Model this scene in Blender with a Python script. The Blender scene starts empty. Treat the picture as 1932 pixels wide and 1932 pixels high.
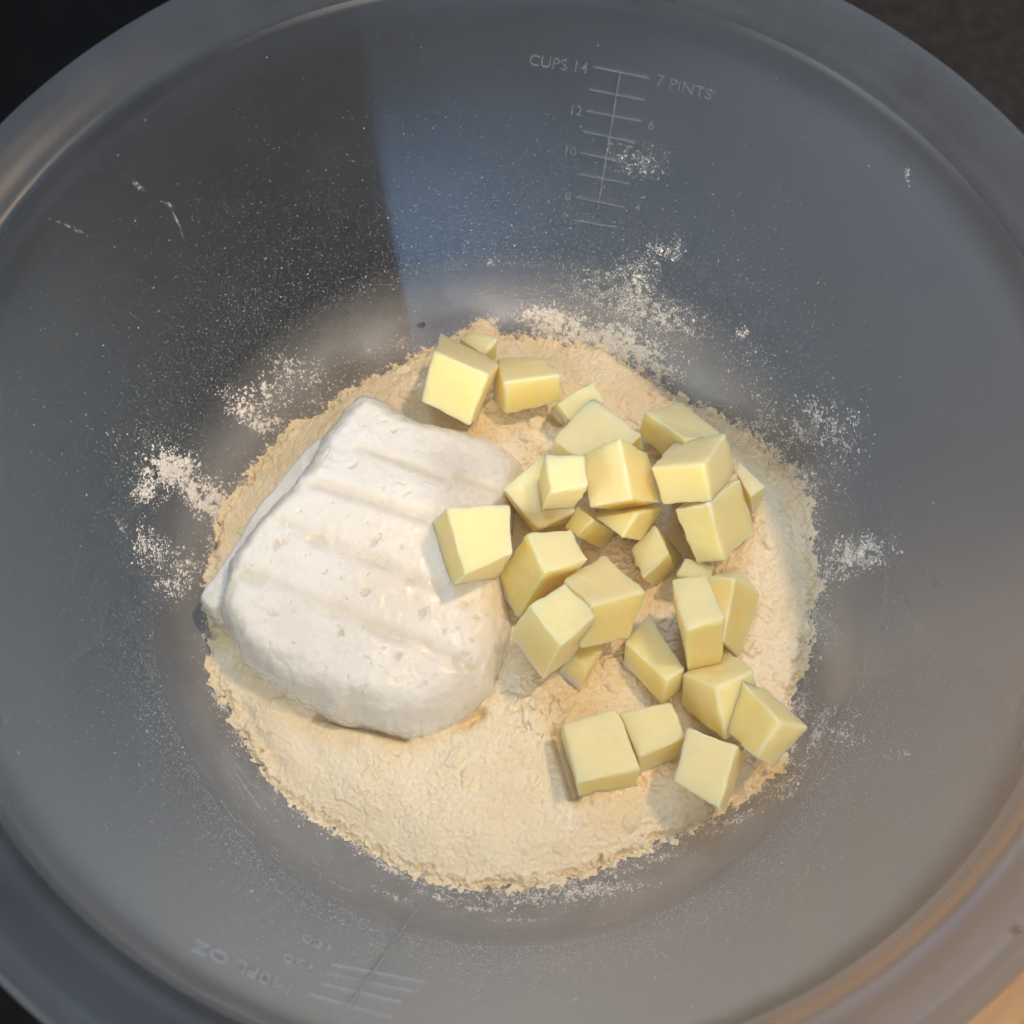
import bpy, math, random
import numpy as np
from mathutils import Vector, Matrix

random.seed(7)
RNG = np.random.default_rng(11)
SC = bpy.context.scene
COL = SC.collection

# ------------------------------------------------------------------ camera
CAM = np.array([.0011, -.0923, .3024])
TILT = math.radians(21.39)
FOC = .5 / math.tan(math.radians(25))
cd = bpy.data.cameras.new('camera')
cam = bpy.data.objects.new('camera', cd)
COL.objects.link(cam)
cam.location = CAM.tolist()
cam.rotation_euler = (TILT, 0, 0)
cd.sensor_width = 36
cd.lens = 36 * FOC
cd.clip_start = .005
cd.clip_end = 20
cd.dof.use_dof = True
cd.dof.focus_distance = .285
cd.dof.aperture_fstop = 19
SC.camera = cam

# ------------------------------------------------------------------ light
w = bpy.data.worlds.new('World')
SC.world = w
w.use_nodes = True
w.node_tree.nodes['Background'].inputs[0].default_value = (.60, .72, .90, 1)
w.node_tree.nodes['Background'].inputs[1].default_value = .07


def area(name, loc, target, sx, sy, power, color, spread=180):
    l = bpy.data.lights.new(name, 'AREA')
    l.shape = 'RECTANGLE'
    l.size, l.size_y = sx, sy
    l.energy = power
    l.color = color
    l.spread = math.radians(spread)
    o = bpy.data.objects.new(name, l)
    COL.objects.link(o)
    o.location = loc
    d = Vector(target) - Vector(loc)
    o.rotation_euler = d.to_track_quat('-Z', 'Y').to_euler()
    return o


area('warm_ceiling_lamp', (.50, .24, 1.25), (0, 0, 0), .065, .065, 7.0, (1.0, .72, .45))
area('ceiling_light', (-.15, .45, 1.55), (0, 0, 0), .80, .80, 3.7, (.76, .87, 1.0))
area('front_fill', (.10, -.50, 1.50), (0, 0, 0), .90, .70, 3.9, (1.0, .84, .66))  # added unseen fill, brightens the front butter faces and cheese side
area('room_light', (.32, -1.20, .80), (0, 0, 0), .80, .50, 17.5, (1.0, .94, .87))
area('left_fill', (-1.05, -.60, .75), (0, 0, 0), .60, .60, 9, (.86, .93, 1.0))  # added unseen fill, backlights the left wall from outside
area('right_window_light', (1.10, .55, .70), (0, 0, 0), .50, .50, 7.0, (.62, .80, 1.0))
area('window_light', (-.13, 1.04, 1.55), (0, 0, 0), .22, .22, 6, (.30, .58, 1.0))

SC.view_settings.view_transform = 'Standard'
SC.view_settings.look = 'None'
SC.view_settings.exposure = 0
SC.view_settings.gamma = 1
SC.render.engine = 'CYCLES'
SC.cycles.max_bounces = 10
SC.cycles.transmission_bounces = 6
SC.cycles.transparent_max_bounces = 12
SC.cycles.caustics_refractive = True
SC.cycles.caustics_reflective = True
SC.cycles.use_denoising = True

# ------------------------------------------------------------------ camera maths (pixel of the 1932 px photo -> ray)
_c, _s = math.cos(TILT), math.sin(TILT)
RM = np.array([[1, 0, 0], [0, _c, -_s], [0, _s, _c]])


def ray(x, y):
    """direction with unit depth along the camera axis"""
    x = np.asarray(x, float); y = np.asarray(y, float)
    d = np.stack([(x / 1932 - .5) / FOC, (.5 - y / 1932) / FOC, -np.ones_like(x)], -1)
    return d @ RM.T


def at_z(x, y, z):
    d = ray(x, y)
    t = (z - CAM[2]) / d[..., 2]
    return CAM + d * t[..., None]


def project(p):
    v = (np.asarray(p) - CAM) @ RM
    return np.stack([1932 * (.5 + FOC * v[..., 0] / -v[..., 2]), 1932 * (.5 - FOC * v[..., 1] / -v[..., 2])], -1)


# ------------------------------------------------------------------ numpy noise
_T = np.random.default_rng(3).random(65536)


def _h(ix, iy, iz, s):
    return _T[(ix * 7919 + iy * 15731 + iz * 31337 + s * 4099 + ((ix * iy) & 1023) * 57) & 65535]


def vn(x, y, z=0.0, seed=0):
    """smooth value noise, -1..1"""
    x, y, z = np.broadcast_arrays(np.asarray(x, float), np.asarray(y, float), np.asarray(z, float))
    ix, iy, iz = np.floor(x).astype(int), np.floor(y).astype(int), np.floor(z).astype(int)
    fx, fy, fz = x - ix, y - iy, z - iz
    fx, fy, fz = [f * f * f * (f * (f * 6 - 15) + 10) for f in (fx, fy, fz)]
    r = 0
    for dx in (0, 1):
        for dy in (0, 1):
            for dz in (0, 1):
                wgt = (fx if dx else 1 - fx) * (fy if dy else 1 - fy) * (fz if dz else 1 - fz)
                r = r + wgt * _h(ix + dx, iy + dy, iz + dz, seed)
    return r * 2 - 1


def fbm(x, y, z=0.0, seed=0, octv=4, gain=.5):
    r, a, f = 0, 1, 1
    for k in range(octv):
        r = r + a * vn(x * f, y * f, np.asarray(z) * f, seed + k * 13)
        a *= gain
        f *= 2.03
    return r


def worley(x, y, seed=0):
    """F1, F2 and cell value"""
    ix, iy = np.floor(x).astype(int), np.floor(y).astype(int)
    f1 = np.full(x.shape, 9.0); f2 = np.full(x.shape, 9.0); cv = np.zeros(x.shape)
    for dx in (-1, 0, 1):
        for dy in (-1, 0, 1):
            cx, cy = ix + dx, iy + dy
            d = np.hypot(cx + _h(cx, cy, 0, seed) - x, cy + _h(cx, cy, 5, seed + 1) - y)
            near = d < f1
            f2 = np.where(near, f1, np.minimum(f2, d))
            cv = np.where(near, _h(cx, cy, 9, seed + 2), cv)
            f1 = np.where(near, d, f1)
    return f1, f2, cv


def sst(a, b, x):
    t = np.clip((x - a) / (b - a), 0, 1)
    return t * t * (3 - 2 * t)


# ------------------------------------------------------------------ helpers
def tag(o, label=None, cat=None, group=None, kind=None):
    if label: o['label'] = label
    if cat: o['category'] = cat
    if group: o['group'] = group
    if kind: o['kind'] = kind
    return o


def mesh_obj(name, verts, faces, mat, parent=None, smooth=True):
    me = bpy.data.meshes.new(name)
    verts = np.asarray(verts, np.float32)
    if isinstance(faces, np.ndarray):
        n, k = faces.shape
        me.vertices.add(len(verts)); me.vertices.foreach_set('co', verts.ravel())
        me.loops.add(n * k); me.loops.foreach_set('vertex_index', faces.astype(np.int32).ravel())
        me.polygons.add(n)
        me.polygons.foreach_set('loop_start', np.arange(0, n * k, k, dtype=np.int32))
        me.polygons.foreach_set('loop_total', np.full(n, k, np.int32))
        me.update(calc_edges=True); me.validate()
    else:
        me.from_pydata(verts.tolist(), [], faces)
    me.polygons.foreach_set('use_smooth', np.full(len(me.polygons), smooth))
    me.materials.append(mat)
    o = bpy.data.objects.new(name, me)
    COL.objects.link(o)
    if parent: o.parent = parent
    return o


def origin_to(o, p):
    """put the object's origin at p without moving its geometry"""
    o.data.transform(Matrix.Translation(-Vector(p)))
    o.location = p


def nodes(name):
    m = bpy.data.materials.new(name)
    m.use_nodes = True
    nt = m.node_tree
    return m, nt, nt.nodes['Principled BSDF'], nt.nodes['Material Output']


def N(nt, t, **kw):
    n = nt.nodes.new(t)
    for k, v in kw.items():
        if k.startswith('i_'):
            n.inputs[k[2:].replace('_', ' ')].default_value = v
        else:
            setattr(n, k, v)
    return n


def noise(nt, scale, detail=4, rough=.55, vec=None, dist=0.0):
    n = N(nt, 'ShaderNodeTexNoise')
    n.inputs['Scale'].default_value = scale
    n.inputs['Detail'].default_value = detail
    n.inputs['Roughness'].default_value = rough
    n.inputs['Distortion'].default_value = dist
    if vec is None:
        tc = N(nt, 'ShaderNodeTexCoord')
        vec = tc.outputs['Object']
    nt.links.new(vec, n.inputs['Vector'])
    return n


def ramp(nt, fac, stops):
    r = N(nt, 'ShaderNodeValToRGB')
    e = r.color_ramp.elements
    e[0].position, e[0].color = stops[0][0], (*stops[0][1], 1)
    e[1].position, e[1].color = stops[-1][0], (*stops[-1][1], 1)
    for p, c in stops[1:-1]:
        k = e.new(p); k.color = (*c, 1)
    nt.links.new(fac, r.inputs[0])
    return r


def bump(nt, height, strength, dist, normal=None):
    b = N(nt, 'ShaderNodeBump')
    b.inputs['Strength'].default_value = strength
    b.inputs['Distance'].default_value = dist
    nt.links.new(height, b.inputs['Height'])
    if normal is not None: nt.links.new(normal, b.inputs['Normal'])
    return b


# ------------------------------------------------------------------ materials
def mat_bowl():
    m, nt, bs, out = nodes('frosted_plastic')
    L = nt.links.new
    n1 = noise(nt, 55, 5, .6)
    n2 = noise(nt, 900, 3, .7)
    # hairline scratches running round the bowl
    tc = N(nt, 'ShaderNodeTexCoord')
    sc = noise(nt, 1, 6, .8, tc.outputs['UV'])
    mp = N(nt, 'ShaderNodeMapping'); mp.inputs['Scale'].default_value = (18, 420, 1)
    L(tc.outputs['UV'], mp.inputs['Vector']); L(mp.outputs[0], sc.inputs['Vector'])
    col = ramp(nt, n1.outputs['Fac'], [(.3, (.055, .058, .062)), (.7, (.075, .08, .085))])
    geo = N(nt, 'ShaderNodeTexCoord'); sx = N(nt, 'ShaderNodeSeparateXYZ'); L(geo.outputs['Object'], sx.inputs[0])
    film = N(nt, 'ShaderNodeMapRange'); film.inputs[1].default_value = .034; film.inputs[2].default_value = .016
    L(sx.outputs[2], film.inputs[0])
    fn = noise(nt, 130, 5, .65)
    fr = N(nt, 'ShaderNodeMapRange'); fr.inputs[1].default_value = .35; fr.inputs[2].default_value = .75; fr.inputs[3].default_value = .48; fr.inputs[4].default_value = .68
    L(fn.outputs['Fac'], fr.inputs[0])
    fm = N(nt, 'ShaderNodeMath', operation='MULTIPLY'); L(film.outputs[0], fm.inputs[0]); L(fr.outputs[0], fm.inputs[1])
    dustc = N(nt, 'ShaderNodeMix', data_type='RGBA'); L(fm.outputs[0], dustc.inputs[0]); L(col.outputs[0], dustc.inputs[6]); dustc.inputs[7].default_value = (.58, .57, .56, 1)
    L(dustc.outputs[2], bs.inputs['Base Color'])
    rr = ramp(nt, n1.outputs['Fac'], [(.3, (.28,) * 3), (.7, (.36,) * 3)])
    L(rr.outputs[0], bs.inputs['Roughness'])
    b1 = bump(nt, n2.outputs['Fac'], .10, .0002)
    b2 = bump(nt, sc.outputs['Fac'], .10, .0003, b1.outputs[0])
    L(b2.outputs[0], bs.inputs['Normal'])
    bs.inputs['IOR'].default_value = 1.6
    rf = N(nt, 'ShaderNodeBsdfRefraction'); rf.inputs['IOR'].default_value = 1.12
    rf.inputs['Roughness'].default_value = .34; rf.inputs['Color'].default_value = (.90, .92, .94, 1)
    tr = N(nt, 'ShaderNodeBsdfTransparent'); tr.inputs['Color'].default_value = (.90, .93, .96, 1)
    m1 = N(nt, 'ShaderNodeMixShader'); m1.inputs[0].default_value = .22
    L(rf.outputs[0], m1.inputs[1]); L(tr.outputs[0], m1.inputs[2])
    tl = N(nt, 'ShaderNodeBsdfTranslucent'); tl.inputs['Color'].default_value = (.74, .77, .80, 1)
    m2 = N(nt, 'ShaderNodeMixShader'); m2.inputs[0].default_value = .50
    L(m1.outputs[0], m2.inputs[1]); L(tl.outputs[0], m2.inputs[2]); m1 = m2
    cov = N(nt, 'ShaderNodeMath', operation='MULTIPLY_ADD'); L(film.outputs[0], cov.inputs[0]); cov.inputs[1].default_value = .30; cov.inputs[2].default_value = .36
    mx = N(nt, 'ShaderNodeMixShader'); L(cov.outputs[0], mx.inputs[0])
    L(m1.outputs[0], mx.inputs[1]); L(bs.outputs[0], mx.inputs[2]); L(mx.outputs[0], out.inputs[0])
    return m


def mat_rim():
    m, nt, bs, out = nodes('clear_plastic')
    L = nt.links.new
    n1 = noise(nt, 60, 4, .6)
    n2 = noise(nt, 700, 3, .7)
    c = ramp(nt, n1.outputs['Fac'], [(.3, (.09, .10, .12)), (.7, (.13, .15, .17))])
    L(c.outputs[0], bs.inputs['Base Color'])
    bs.inputs['Roughness'].default_value = .24
    bs.inputs['IOR'].default_value = 1.42
    b = bump(nt, n2.outputs['Fac'], .10, .0002); L(b.outputs[0], bs.inputs['Normal'])
    rf = N(nt, 'ShaderNodeBsdfRefraction'); rf.inputs['IOR'].default_value = 1.08
    rf.inputs['Roughness'].default_value = .16; rf.inputs['Color'].default_value = (.92, .95, .98, 1)
    tr = N(nt, 'ShaderNodeBsdfTransparent'); tr.inputs['Color'].default_value = (.92, .95, .98, 1)
    m1 = N(nt, 'ShaderNodeMixShader'); m1.inputs[0].default_value = .5
    L(rf.outputs[0], m1.inputs[1]); L(tr.outputs[0], m1.inputs[2])
    tl = N(nt, 'ShaderNodeBsdfTranslucent'); tl.inputs['Color'].default_value = (.74, .77, .80, 1)
    m2 = N(nt, 'ShaderNodeMixShader'); m2.inputs[0].default_value = .18
    L(m1.outputs[0], m2.inputs[1]); L(tl.outputs[0], m2.inputs[2]); m1 = m2
    mx = N(nt, 'ShaderNodeMixShader'); mx.inputs[0].default_value = .24
    L(m1.outputs[0], mx.inputs[1]); L(bs.outputs[0], mx.inputs[2]); L(mx.outputs[0], out.inputs[0])
    return m


def mat_skin():
    """the smooth, clear outside of the wall"""
    m, nt, bs, out = nodes('clear_outer_plastic')
    L = nt.links.new
    n1 = noise(nt, 60, 3, .6)
    c = ramp(nt, n1.outputs['Fac'], [(.3, (.10, .11, .12)), (.7, (.14, .15, .16))])
    L(c.outputs[0], bs.inputs['Base Color'])
    bs.inputs['Roughness'].default_value = .2
    rf = N(nt, 'ShaderNodeBsdfRefraction'); rf.inputs['IOR'].default_value = 1.06
    rf.inputs['Roughness'].default_value = .22; rf.inputs['Color'].default_value = (.94, .96, .98, 1)
    tr = N(nt, 'ShaderNodeBsdfTransparent'); tr.inputs['Color'].default_value = (.94, .96, .98, 1)
    m1 = N(nt, 'ShaderNodeMixShader'); m1.inputs[0].default_value = .50
    L(rf.outputs[0], m1.inputs[1]); L(tr.outputs[0], m1.inputs[2])
    mx = N(nt, 'ShaderNodeMixShader'); mx.inputs[0].default_value = .07
    L(m1.outputs[0], mx.inputs[1]); L(bs.outputs[0], mx.inputs[2]); L(mx.outputs[0], out.inputs[0])
    return m


def mat_emboss(cover=.22, lit_through=False):
    m, nt, bs, out = nodes('embossed_plastic')
    n = noise(nt, 1200, 3)
    c = ramp(nt, n.outputs['Fac'], [(.35, (.30, .32, .35)), (.7, (.44, .46, .49))])
    nt.links.new(c.outputs[0], bs.inputs['Base Color'])
    bs.inputs['Roughness'].default_value = .35
    tr = N(nt, 'ShaderNodeBsdfTransparent')
    if lit_through:
        tl = N(nt, 'ShaderNodeBsdfTranslucent'); tl.inputs['Color'].default_value = (.95, .96, .98, 1)
        m0 = N(nt, 'ShaderNodeMixShader'); m0.inputs[0].default_value = .55
        nt.links.new(tl.outputs[0], m0.inputs[1]); nt.links.new(bs.outputs[0], m0.inputs[2]); bs = m0
    mx = N(nt, 'ShaderNodeMixShader'); mx.inputs[0].default_value = cover
    nt.links.new(tr.outputs[0], mx.inputs[1]); nt.links.new(bs.outputs[0], mx.inputs[2]); nt.links.new(mx.outputs[0], out.inputs[0])
    return m


def mat_flour():
    m, nt, bs, out = nodes('flour')
    L = nt.links.new
    a = noise(nt, 90, 6, .65)
    c = ramp(nt, a.outputs['Fac'], [(.3, (.90, .77, .53)), (.5, (.92, .80, .575)), (.72, (.94, .85, .66))])
    L(c.outputs[0], bs.inputs['Base Color'])
    bs.inputs['Roughness'].default_value = 1
    bs.inputs['Specular IOR Level'].default_value = .15
    f = noise(nt, 1900, 5, .75)
    g = noise(nt, 900, 4, .7)
    b = bump(nt, f.outputs['Fac'], .45, .0004)
    b2 = bump(nt, g.outputs['Fac'], .22, .0006, b.outputs[0])
    L(b2.outputs[0], bs.inputs['Normal'])
    return m


def mat_dust():
    m, nt, bs, out = nodes('flour_dust')
    bs.inputs['Base Color'].default_value = (.80, .76, .69, 1)
    bs.inputs['Roughness'].default_value = 1
    return m


def mat_butter():
    m, nt, bs, out = nodes('butter')
    L = nt.links.new
    oi = N(nt, 'ShaderNodeObjectInfo')
    a = noise(nt, 110, 3, .5)
    mx = N(nt, 'ShaderNodeMath', operation='MULTIPLY_ADD')
    L(oi.outputs['Random'], mx.inputs[0]); mx.inputs[1].default_value = .35
    L(a.outputs['Fac'], mx.inputs[2])
    c = ramp(nt, mx.outputs[0], [(.40, (.95, .70, .20)), (.62, (.95, .73, .27)), (.88, (.95, .77, .35))])
    rub = N(nt, 'ShaderNodeAttribute', attribute_name='rub')
    pn = noise(nt, 260, 4, .6)
    pm = N(nt, 'ShaderNodeMath', operation='MULTIPLY'); L(rub.outputs['Fac'], pm.inputs[0]); L(pn.outputs['Fac'], pm.inputs[1])
    skin_toplight = N(nt, 'ShaderNodeAttribute', attribute_name='skin_toplight')  # outer-face pallor plus top light put into the colour
    sk = N(nt, 'ShaderNodeMix', data_type='RGBA'); L(skin_toplight.outputs['Fac'], sk.inputs[0]); L(c.outputs[0], sk.inputs[6]); sk.inputs[7].default_value = (.95, .795, .48, 1)
    pc = N(nt, 'ShaderNodeMix', data_type='RGBA'); L(pm.outputs[0], pc.inputs[0]); L(sk.outputs[2], pc.inputs[6]); pc.inputs[7].default_value = (.90, .84, .58, 1)
    # flour picked up where the piece stands in it
    ob = N(nt, 'ShaderNodeTexCoord'); oz = N(nt, 'ShaderNodeSeparateXYZ'); L(ob.outputs['Object'], oz.inputs[0])
    fn = noise(nt, 700, 4, .7)
    fz = N(nt, 'ShaderNodeMath', operation='MULTIPLY_ADD'); L(fn.outputs['Fac'], fz.inputs[0]); fz.inputs[1].default_value = -.012; L(oz.outputs[2], fz.inputs[2])
    fl = N(nt, 'ShaderNodeMapRange'); fl.inputs[1].default_value = .0; fl.inputs[2].default_value = -.0012; L(fz.outputs[0], fl.inputs[0])
    fc = N(nt, 'ShaderNodeMix', data_type='RGBA'); L(fl.outputs[0], fc.inputs[0]); L(pc.outputs[2], fc.inputs[6]); fc.inputs[7].default_value = (.91, .79, .58, 1)
    L(fc.outputs[2], bs.inputs['Base Color'])
    bs.inputs['Subsurface Weight'].default_value = 1
    bs.inputs['Subsurface Radius'].default_value = (1.0, .80, .50)
    bs.inputs['Subsurface Scale'].default_value = .009
    bs.inputs['Roughness'].default_value = .46
    bs.inputs['IOR'].default_value = 1.45
    g = noise(nt, 380, 4, .6, dist=.6)
    h = noise(nt, 1500, 3, .6)
    b = bump(nt, g.outputs['Fac'], .22, .0006)
    tc = N(nt, 'ShaderNodeTexCoord'); mp = N(nt, 'ShaderNodeMapping'); mp.inputs['Scale'].default_value = (120, 1500, 160)
    mp.inputs['Rotation'].default_value = (.3, .5, .6)
    L(tc.outputs['Object'], mp.inputs['Vector']); dr = noise(nt, 1, 3, .6, mp.outputs[0], .3)
    b = bump(nt, dr.outputs['Fac'], .22, .00025, b.outputs[0])
    b2 = bump(nt, h.outputs['Fac'], .15, .0002, b.outputs[0])
    L(b2.outputs[0], bs.inputs['Normal'])
    return m


def mat_cheese():
    m, nt, bs, out = nodes('fresh_cheese')
    L = nt.links.new
    a = noise(nt, 60, 5, .6)
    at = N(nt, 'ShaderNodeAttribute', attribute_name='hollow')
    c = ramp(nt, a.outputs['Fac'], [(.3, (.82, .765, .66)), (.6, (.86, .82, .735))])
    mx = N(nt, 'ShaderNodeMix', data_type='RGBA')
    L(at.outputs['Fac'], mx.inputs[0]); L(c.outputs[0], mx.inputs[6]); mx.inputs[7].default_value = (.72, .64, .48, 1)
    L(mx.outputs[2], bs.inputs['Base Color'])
    bs.inputs['Subsurface Weight'].default_value = .5
    bs.inputs['Subsurface Radius'].default_value = (1, .8, .55)
    bs.inputs['Subsurface Scale'].default_value = .006
    r = noise(nt, 240, 4, .6)
    rr = ramp(nt, r.outputs['Fac'], [(.35, (.15,) * 3), (.62, (.46,) * 3)])
    L(rr.outputs[0], bs.inputs['Roughness'])
    h = noise(nt, 1300, 4, .65)
    g = noise(nt, 420, 3, .55)
    b = bump(nt, g.outputs['Fac'], .20, .0006)
    b2 = bump(nt, h.outputs['Fac'], .28, .0003, b.outputs[0])
    L(b2.outputs[0], bs.inputs['Normal'])
    return m


def mat_simple(name, c0, c1, rough, scale=40, spec=.5, bumpd=0.0, stretch=None):
    m, nt, bs, out = nodes(name)
    L = nt.links.new
    vec = None
    if stretch:
        tc = N(nt, 'ShaderNodeTexCoord'); mp = N(nt, 'ShaderNodeMapping')
        mp.inputs['Scale'].default_value = stretch
        L(tc.outputs['Object'], mp.inputs['Vector']); vec = mp.outputs[0]
    n = noise(nt, scale, 6, .6, vec)
    c = ramp(nt, n.outputs['Fac'], [(.3, c0), (.7, c1)])
    L(c.outputs[0], bs.inputs['Base Color'])
    bs.inputs['Roughness'].default_value = rough
    bs.inputs['Specular IOR Level'].default_value = spec
    if bumpd:
        b = bump(nt, n.outputs['Fac'], .4, bumpd); L(b.outputs[0], bs.inputs['Normal'])
    return m


def mat_water():
    m, nt, bs, out = nodes('water')
    n = noise(nt, 300, 2)
    b = bump(nt, n.outputs['Fac'], .05, .0002); nt.links.new(b.outputs[0], bs.inputs['Normal'])
    bs.inputs['Transmission Weight'].default_value = 1
    bs.inputs['Roughness'].default_value = .03
    bs.inputs['IOR'].default_value = 1.33
    return m


M_RIM = mat_rim()
M_NEAR = mat_emboss(.85, True)
M_SKIN = mat_skin()
M_BOWL, M_EMB, M_FLOUR, M_DUST = mat_bowl(), mat_emboss(), mat_flour(), mat_dust()
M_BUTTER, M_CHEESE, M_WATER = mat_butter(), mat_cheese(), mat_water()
M_HOB = mat_simple('black_glass', (.003, .003, .003), (.005, .005, .005), .5, 60, .08)
M_STONE = mat_simple('dark_worktop', (.020, .016, .014), (.032, .027, .024), .24, 160, .6)
M_WOOD = mat_simple('oiled_wood', (.22, .12, .055), (.36, .21, .10), .5, 14, .4, .0004, (1, 9, 1))

# ------------------------------------------------------------------ worktop (setting)
TOP = 0.0


def slab(name, x0, x1, y0, y1, z0, z1, mat):
    v = [(x, y, z) for z in (z0, z1) for y in (y0, y1) for x in (x0, x1)]
    f = [(0, 2, 3, 1), (4, 5, 7, 6), (0, 1, 5, 4), (2, 6, 7, 3), (0, 4, 6, 2), (1, 3, 7, 5)]
    return mesh_obj(name, v, f, mat, smooth=False)


tag(slab('worktop', -1.2, 1.2, -1.2, 1.2, -.040, -.0006, M_STONE), kind='structure')
hob = slab('glass_hob', -.30, .30, -.45, .45, -.0005, 0, M_HOB)
hob.location = (-.3167, -.0257, 0); hob.rotation_euler = (0, 0, math.radians(9))
tag(hob, 'flat black glass hob under the left half of the mixing bowl', 'hob')
# wooden board under the right front of the bowl, its edge running down to the left
wb = slab('wooden_board', -.30, .30, -.22, .22, .0002, .0030, M_WOOD)
wb.location = (.3224, -.1337, .0); wb.rotation_euler = (0, 0, math.radians(36.8))
tag(wb, 'brown wooden board under the lower right rim of the bowl', 'board')

# ------------------------------------------------------------------ the mixing bowl
# inner profile (r, z) from the middle of the floor up to the rim
PROF = [(0, .0040), (.030, .0040), (.060, .0042), (.070, .0050), (.0775, .0078), (.0835, .0120), (.0882, .0170),
        (.0918, .0230), (.0942, .0310), (.0985, .0520), (.1035, .0760), (.1080, .0980), (.1102, .1085), (.1112, .1120), (.1128, .1140), (.1150, .1151),
        (.1185, .1170), (.1225, .1188), (.1243, .1190), (.1255, .1180), (.1258, .1163)]


def smooth_profile(p, n):
    p = np.array(p)
    s = np.r_[0, np.cumsum(np.hypot(*np.diff(p, axis=0).T))]
    t = np.linspace(0, s[-1], n)
    # catmull-rom through the points
    m = np.gradient(p, s, axis=0)
    i = np.clip(np.searchsorted(s, t) - 1, 0, len(s) - 2)
    h = (s[i + 1] - s[i])[:, None]; u = ((t - s[i]) / (s[i + 1] - s[i]))[:, None]
    return (2 * u**3 - 3 * u**2 + 1) * p[i] + (u**3 - 2 * u**2 + u) * h * m[i] + (-2 * u**3 + 3 * u**2) * p[i + 1] + (u**3 - u**2) * h * m[i + 1], t


PR, PS = smooth_profile(PROF, 220)
PR[:, 0] = np.maximum.accumulate(np.maximum(PR[:, 0], 0))
TAN = np.gradient(PR, axis=0); TAN /= np.linalg.norm(TAN, axis=1)[:, None]
NRM = np.stack([-TAN[:, 1], TAN[:, 0]], 1)      # points inward/up
_iw = PR[:, 0] < .1255
BR, BZ = PR[_iw, 0], PR[_iw, 1]


def bowl_z(r):
    return np.interp(r, BR, BZ)


def bowl_hit(x, y):
    """where the pixel's ray meets the inner bowl surface"""
    x = np.atleast_1d(np.asarray(x, float)); y = np.atleast_1d(np.asarray(y, float))
    d = ray(x, y)
    t = np.linspace(.12, .36, 700)
    P = CAM + d[:, None, :] * t[None, :, None]
    g = P[..., 2] - bowl_z(np.hypot(P[..., 0], P[..., 1]))
    k = np.argmax(g < 0, axis=1); k = np.maximum(k, 1)
    a = np.arange(len(x))
    g0, g1 = g[a, k - 1], g[a, k]
    tt = t[k - 1] + (t[k] - t[k - 1]) * g0 / (g0 - g1)
    return CAM + d * tt[:, None]


def bowl_normal(p):
    r = np.hypot(p[:, 0], p[:, 1])
    nr = np.interp(r, PR[:, 0], NRM[:, 0]); nz = np.interp(r, PR[:, 0], NRM[:, 1])
    n = np.stack([nr * p[:, 0] / r, nr * p[:, 1] / r, nz], 1)
    return n / np.linalg.norm(n, axis=1)[:, None]


def lathe(name, prof, seg, mat, parent, closed_start=True):
    prof = np.asarray(prof)
    n = len(prof)
    th = np.linspace(0, 2 * np.pi, seg, endpoint=False)
    v = np.stack([prof[:, None, 0] * np.cos(th), prof[:, None, 0] * np.sin(th), np.repeat(prof[:, 1:2], seg, 1)], -1).reshape(-1, 3)
    i = np.arange(n - 1)[:, None] * seg; j = np.arange(seg)[None]; j2 = (j + 1) % seg
    f = np.stack([i + j, i + j2, i + seg + j2, i + seg + j], -1).reshape(-1, 4)
    o = mesh_obj(name, v, f, mat, parent)
    uv = o.data.uv_layers.new(name='UVMap')
    U = np.stack([(f % seg) / seg, PS[np.minimum(f // seg, len(PS) - 1)] * 4], -1).astype(np.float32)
    U[:, 1:3, 0] = np.where(U[:, 1:3, 0] == 0, 1, U[:, 1:3, 0])
    if len(uv.data) * 2 == U.size: uv.data.foreach_set('uv', U.ravel())
    return o


bowl = bpy.data.objects.new('mixing_bowl', None)
COL.objects.link(bowl)
tag(bowl, 'large frosted plastic mixing bowl with measuring scales holding flour, cheese and butter', 'bowl')
THK = .0022
inner = PR.copy(); inner[0, 0] = .0002
k_lip = int(np.argmax(PR[:, 0] > .1115))
outer = (PR[:-3] - NRM[:-3] * THK)[::-1].copy()
outer[:, 0] = np.maximum(outer[:, 0], .0002)
outer[:, 1] = np.maximum(outer[:, 1], .0012)
body_in, lip_in = inner[:k_lip + 1], inner[k_lip:]
n_out = len(outer) - k_lip
shell = np.vstack([outer[::-1][:k_lip + 1][::-1][0:0], body_in])
wall = lathe('bowl_wall', np.vstack([(PR[:k_lip + 1] - NRM[:k_lip + 1] * THK)[::-1].clip([.0002, .0012], [9, 9]), body_in])[::1], 320, M_BOWL, bowl)
wall.data.materials.append(M_SKIN)
wall.data.polygons.foreach_set('material_index', (np.arange(len(wall.data.polygons)) < k_lip * 320).astype(np.int32))
lo = (PR[k_lip:-6] - NRM[k_lip:-6] * THK)
lathe('rim', np.vstack([lip_in, [[.1252, .1155]], lo[::-1][3:]]), 320, M_RIM, bowl)


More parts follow.
